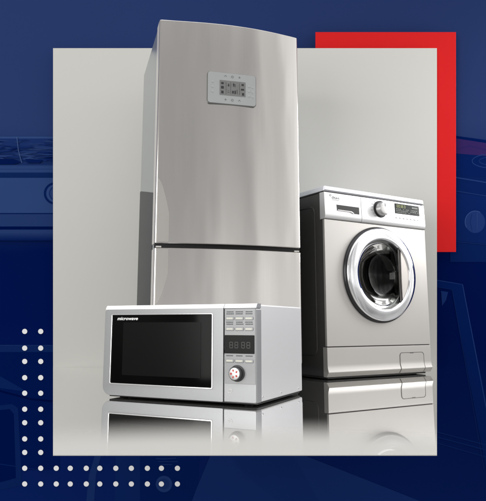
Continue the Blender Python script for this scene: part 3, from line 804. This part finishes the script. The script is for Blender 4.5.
# crescent handle over the right of the glass
def cres(off, r_out, ymid, x_in0, shrink=0):
    P = []
    z1, z0 = .590-shrink, .338+shrink
    for i in range(15):
        z = dcz+(z1-dcz)*(1-2*i/14) if False else z1+(z0-z1)*i/14
        s = (z-(z0+z1)/2)/((z1-z0)/2); P.append((x_in0-.004*(1-s*s), z))
    for i in range(15):
        z = z0+(z1-z0)*i/14; dz = z-dcz; P.append((dcx+math.sqrt(max(1e-6, r_out**2-dz**2)), z))
    return P
bm = bmesh.new(); prism(bm, cres(0, .1617, 0, .4375), -.0265, -.018, .002, 2)
hd = finish(bm, 'door_handle', mat('handle_face', lin(205, 200, 196), .5, .35, noise=(60, (1, 1, 1), .02)), wdoor, OW, angle=30)
bm = bmesh.new()
tube(bm, [(.4350-.004*(1-((i-7)/7)**2), -.0245, .590-(.252)*i/14) for i in range(15)], .0030, 8)
for z in (.598, .330): prism(bm, circ(.4385, z, .006, .010, 16), -.0262, -.015, .002, 2)
finish(bm, 'handle_gap', rubber, hd, OW)

# ------------------------------------------------------------------ world: soft studio surround
w = bpy.data.worlds.new('World'); S.world = w; w.use_nodes = True
nt = w.node_tree; bg = nt.nodes['Background']
tc = nt.nodes.new('ShaderNodeTexCoord'); sp = nt.nodes.new('ShaderNodeSeparateXYZ'); nt.links.new(tc.outputs['Generated'], sp.inputs[0])
def M(op, a=None, b=None, c=None):
    n = nt.nodes.new('ShaderNodeMath'); n.operation = op
    for i, v in enumerate((a, b, c)):
        if v is None: continue
        if isinstance(v, (int, float)): n.inputs[i].default_value = v
        else: nt.links.new(v, n.inputs[i])
    return n.outputs[0]
ny = M('MULTIPLY', sp.outputs['Y'], -1)
az = M('ARCTAN2', sp.outputs['X'], ny)                       # 0 behind the camera, + to the right
azn = M('MULTIPLY_ADD', az, 1/(2*PI), .5)
AZ = nt.nodes.new('ShaderNodeValToRGB'); nt.links.new(azn, AZ.inputs[0])
def deg(d): return d/360+.5
stops = [(-180, .60), (-120, .62), (-75, .34), (-45, .34), (-15, .36), (2, .40), (12, .36), (24, .47), (31, .54), (36, .38), (40, .36), (45, .66), (52, .50), (64, .56), (90, .60), (120, 1.0), (180, .60)]
AZ.color_ramp.elements[0].position = 0; AZ.color_ramp.elements[0].color = (stops[0][1],)*3+(1,)
AZ.color_ramp.elements[1].position = 1; AZ.color_ramp.elements[1].color = (stops[-1][1],)*3+(1,)
for d_, v_ in stops[1:-1]:
    e = AZ.color_ramp.elements.new(deg(d_)); e.color = (v_, v_*.99, v_*.978, 1)
EL = nt.nodes.new('ShaderNodeValToRGB'); nt.links.new(M('MULTIPLY_ADD', sp.outputs['Z'], .5, .5), EL.inputs[0])
EL.color_ramp.elements[0].position = 0; EL.color_ramp.elements[0].color = (.5,)*3+(1,)
EL.color_ramp.elements[1].position = 1; EL.color_ramp.elements[1].color = (1.5,)*3+(1,)
for p_, v_ in ((.40, .55), (.47, .8), (.50, 1.3), (.53, 1.35), (.57, 1.12), (.64, .95), (.72, .9), (.80, 1.3)):
    e = EL.color_ramp.elements.new(p_); e.color = (v_,)*3+(1,)
# tall soft streaks made up in the surround for the steel to reflect
cmb = nt.nodes.new('ShaderNodeCombineXYZ'); nt.links.new(M('MULTIPLY', az, 2.6), cmb.inputs[0]); nt.links.new(M('MULTIPLY', sp.outputs['Z'], 1.2), cmb.inputs[1])
nz = nt.nodes.new('ShaderNodeTexNoise'); nz.inputs['Scale'].default_value = 1.6; nz.inputs['Detail'].default_value = 1.5; nz.inputs['Distortion'].default_value = .6
nt.links.new(cmb.outputs[0], nz.inputs['Vector'])
NR = nt.nodes.new('ShaderNodeMapRange'); NR.inputs[1].default_value = .3; NR.inputs[2].default_value = .7; NR.inputs[3].default_value = .7; NR.inputs[4].default_value = 1.3; nt.links.new(nz.outputs['Fac'], NR.inputs[0])
zf = nt.nodes.new('ShaderNodeMapRange'); zf.inputs[1].default_value = .5; zf.inputs[2].default_value = .75; nt.links.new(sp.outputs['Z'], zf.inputs[0])
mz = nt.nodes.new('ShaderNodeMixRGB'); nt.links.new(zf.outputs[0], mz.inputs[0]); nt.links.new(AZ.outputs[0], mz.inputs[1]); mz.inputs[2].default_value = (1, 1, 1, 1)
m1 = nt.nodes.new('ShaderNodeMixRGB'); m1.blend_type = 'MULTIPLY'; m1.inputs[0].default_value = 1; nt.links.new(mz.outputs[0], m1.inputs[1]); nt.links.new(EL.outputs[0], m1.inputs[2])
m2 = nt.nodes.new('ShaderNodeMixRGB'); m2.blend_type = 'MULTIPLY'; m2.inputs[0].default_value = 1; nt.links.new(m1.outputs[0], m2.inputs[1]); nt.links.new(NR.outputs[0], m2.inputs[2])
nt.links.new(m2.outputs[0], bg.inputs[0]); bg.inputs[1].default_value = 1.28

def area(name, loc, target, size, sy, power, col=(1, .99, .97)):
    l = bpy.data.lights.new(name, 'AREA'); l.shape = 'RECTANGLE'; l.size = size; l.size_y = sy; l.energy = power; l.color = col
    o = bpy.data.objects.new(name, l); COL.objects.link(o); o.location = loc
    o.rotation_euler = (Vector(target)-Vector(loc)).to_track_quat('-Z', 'Y').to_euler(); return o
area('added_front_fill', (-3.0, -1.9, .9), (0, 3.2, .1), 3.4, 2.6, 115)  # added lamp out of view, brightens the grey card and lower board
area('side_softbox', (3.4, 1.5, 2.1), (.2, 2.1, .6), 1.8, 2.4, 6)
area('added_microwave_fill', (2.35, 3.1, 1.35), (.25, 2.0, .25), .9, 1.2, 50)  # added lamp out of view, only to brighten the microwave's right side

S.view_settings.view_transform = 'Standard'; S.view_settings.look = 'None'
S.view_settings.exposure = 0; S.view_settings.gamma = 1
S.render.engine = 'CYCLES'
S.cycles.max_bounces = 10; S.cycles.transmission_bounces = 8; S.cycles.glossy_bounces = 6
S.cycles.use_denoising = True
S.cycles.caustics_refractive = False
S.cycles.sample_clamp_indirect = 4
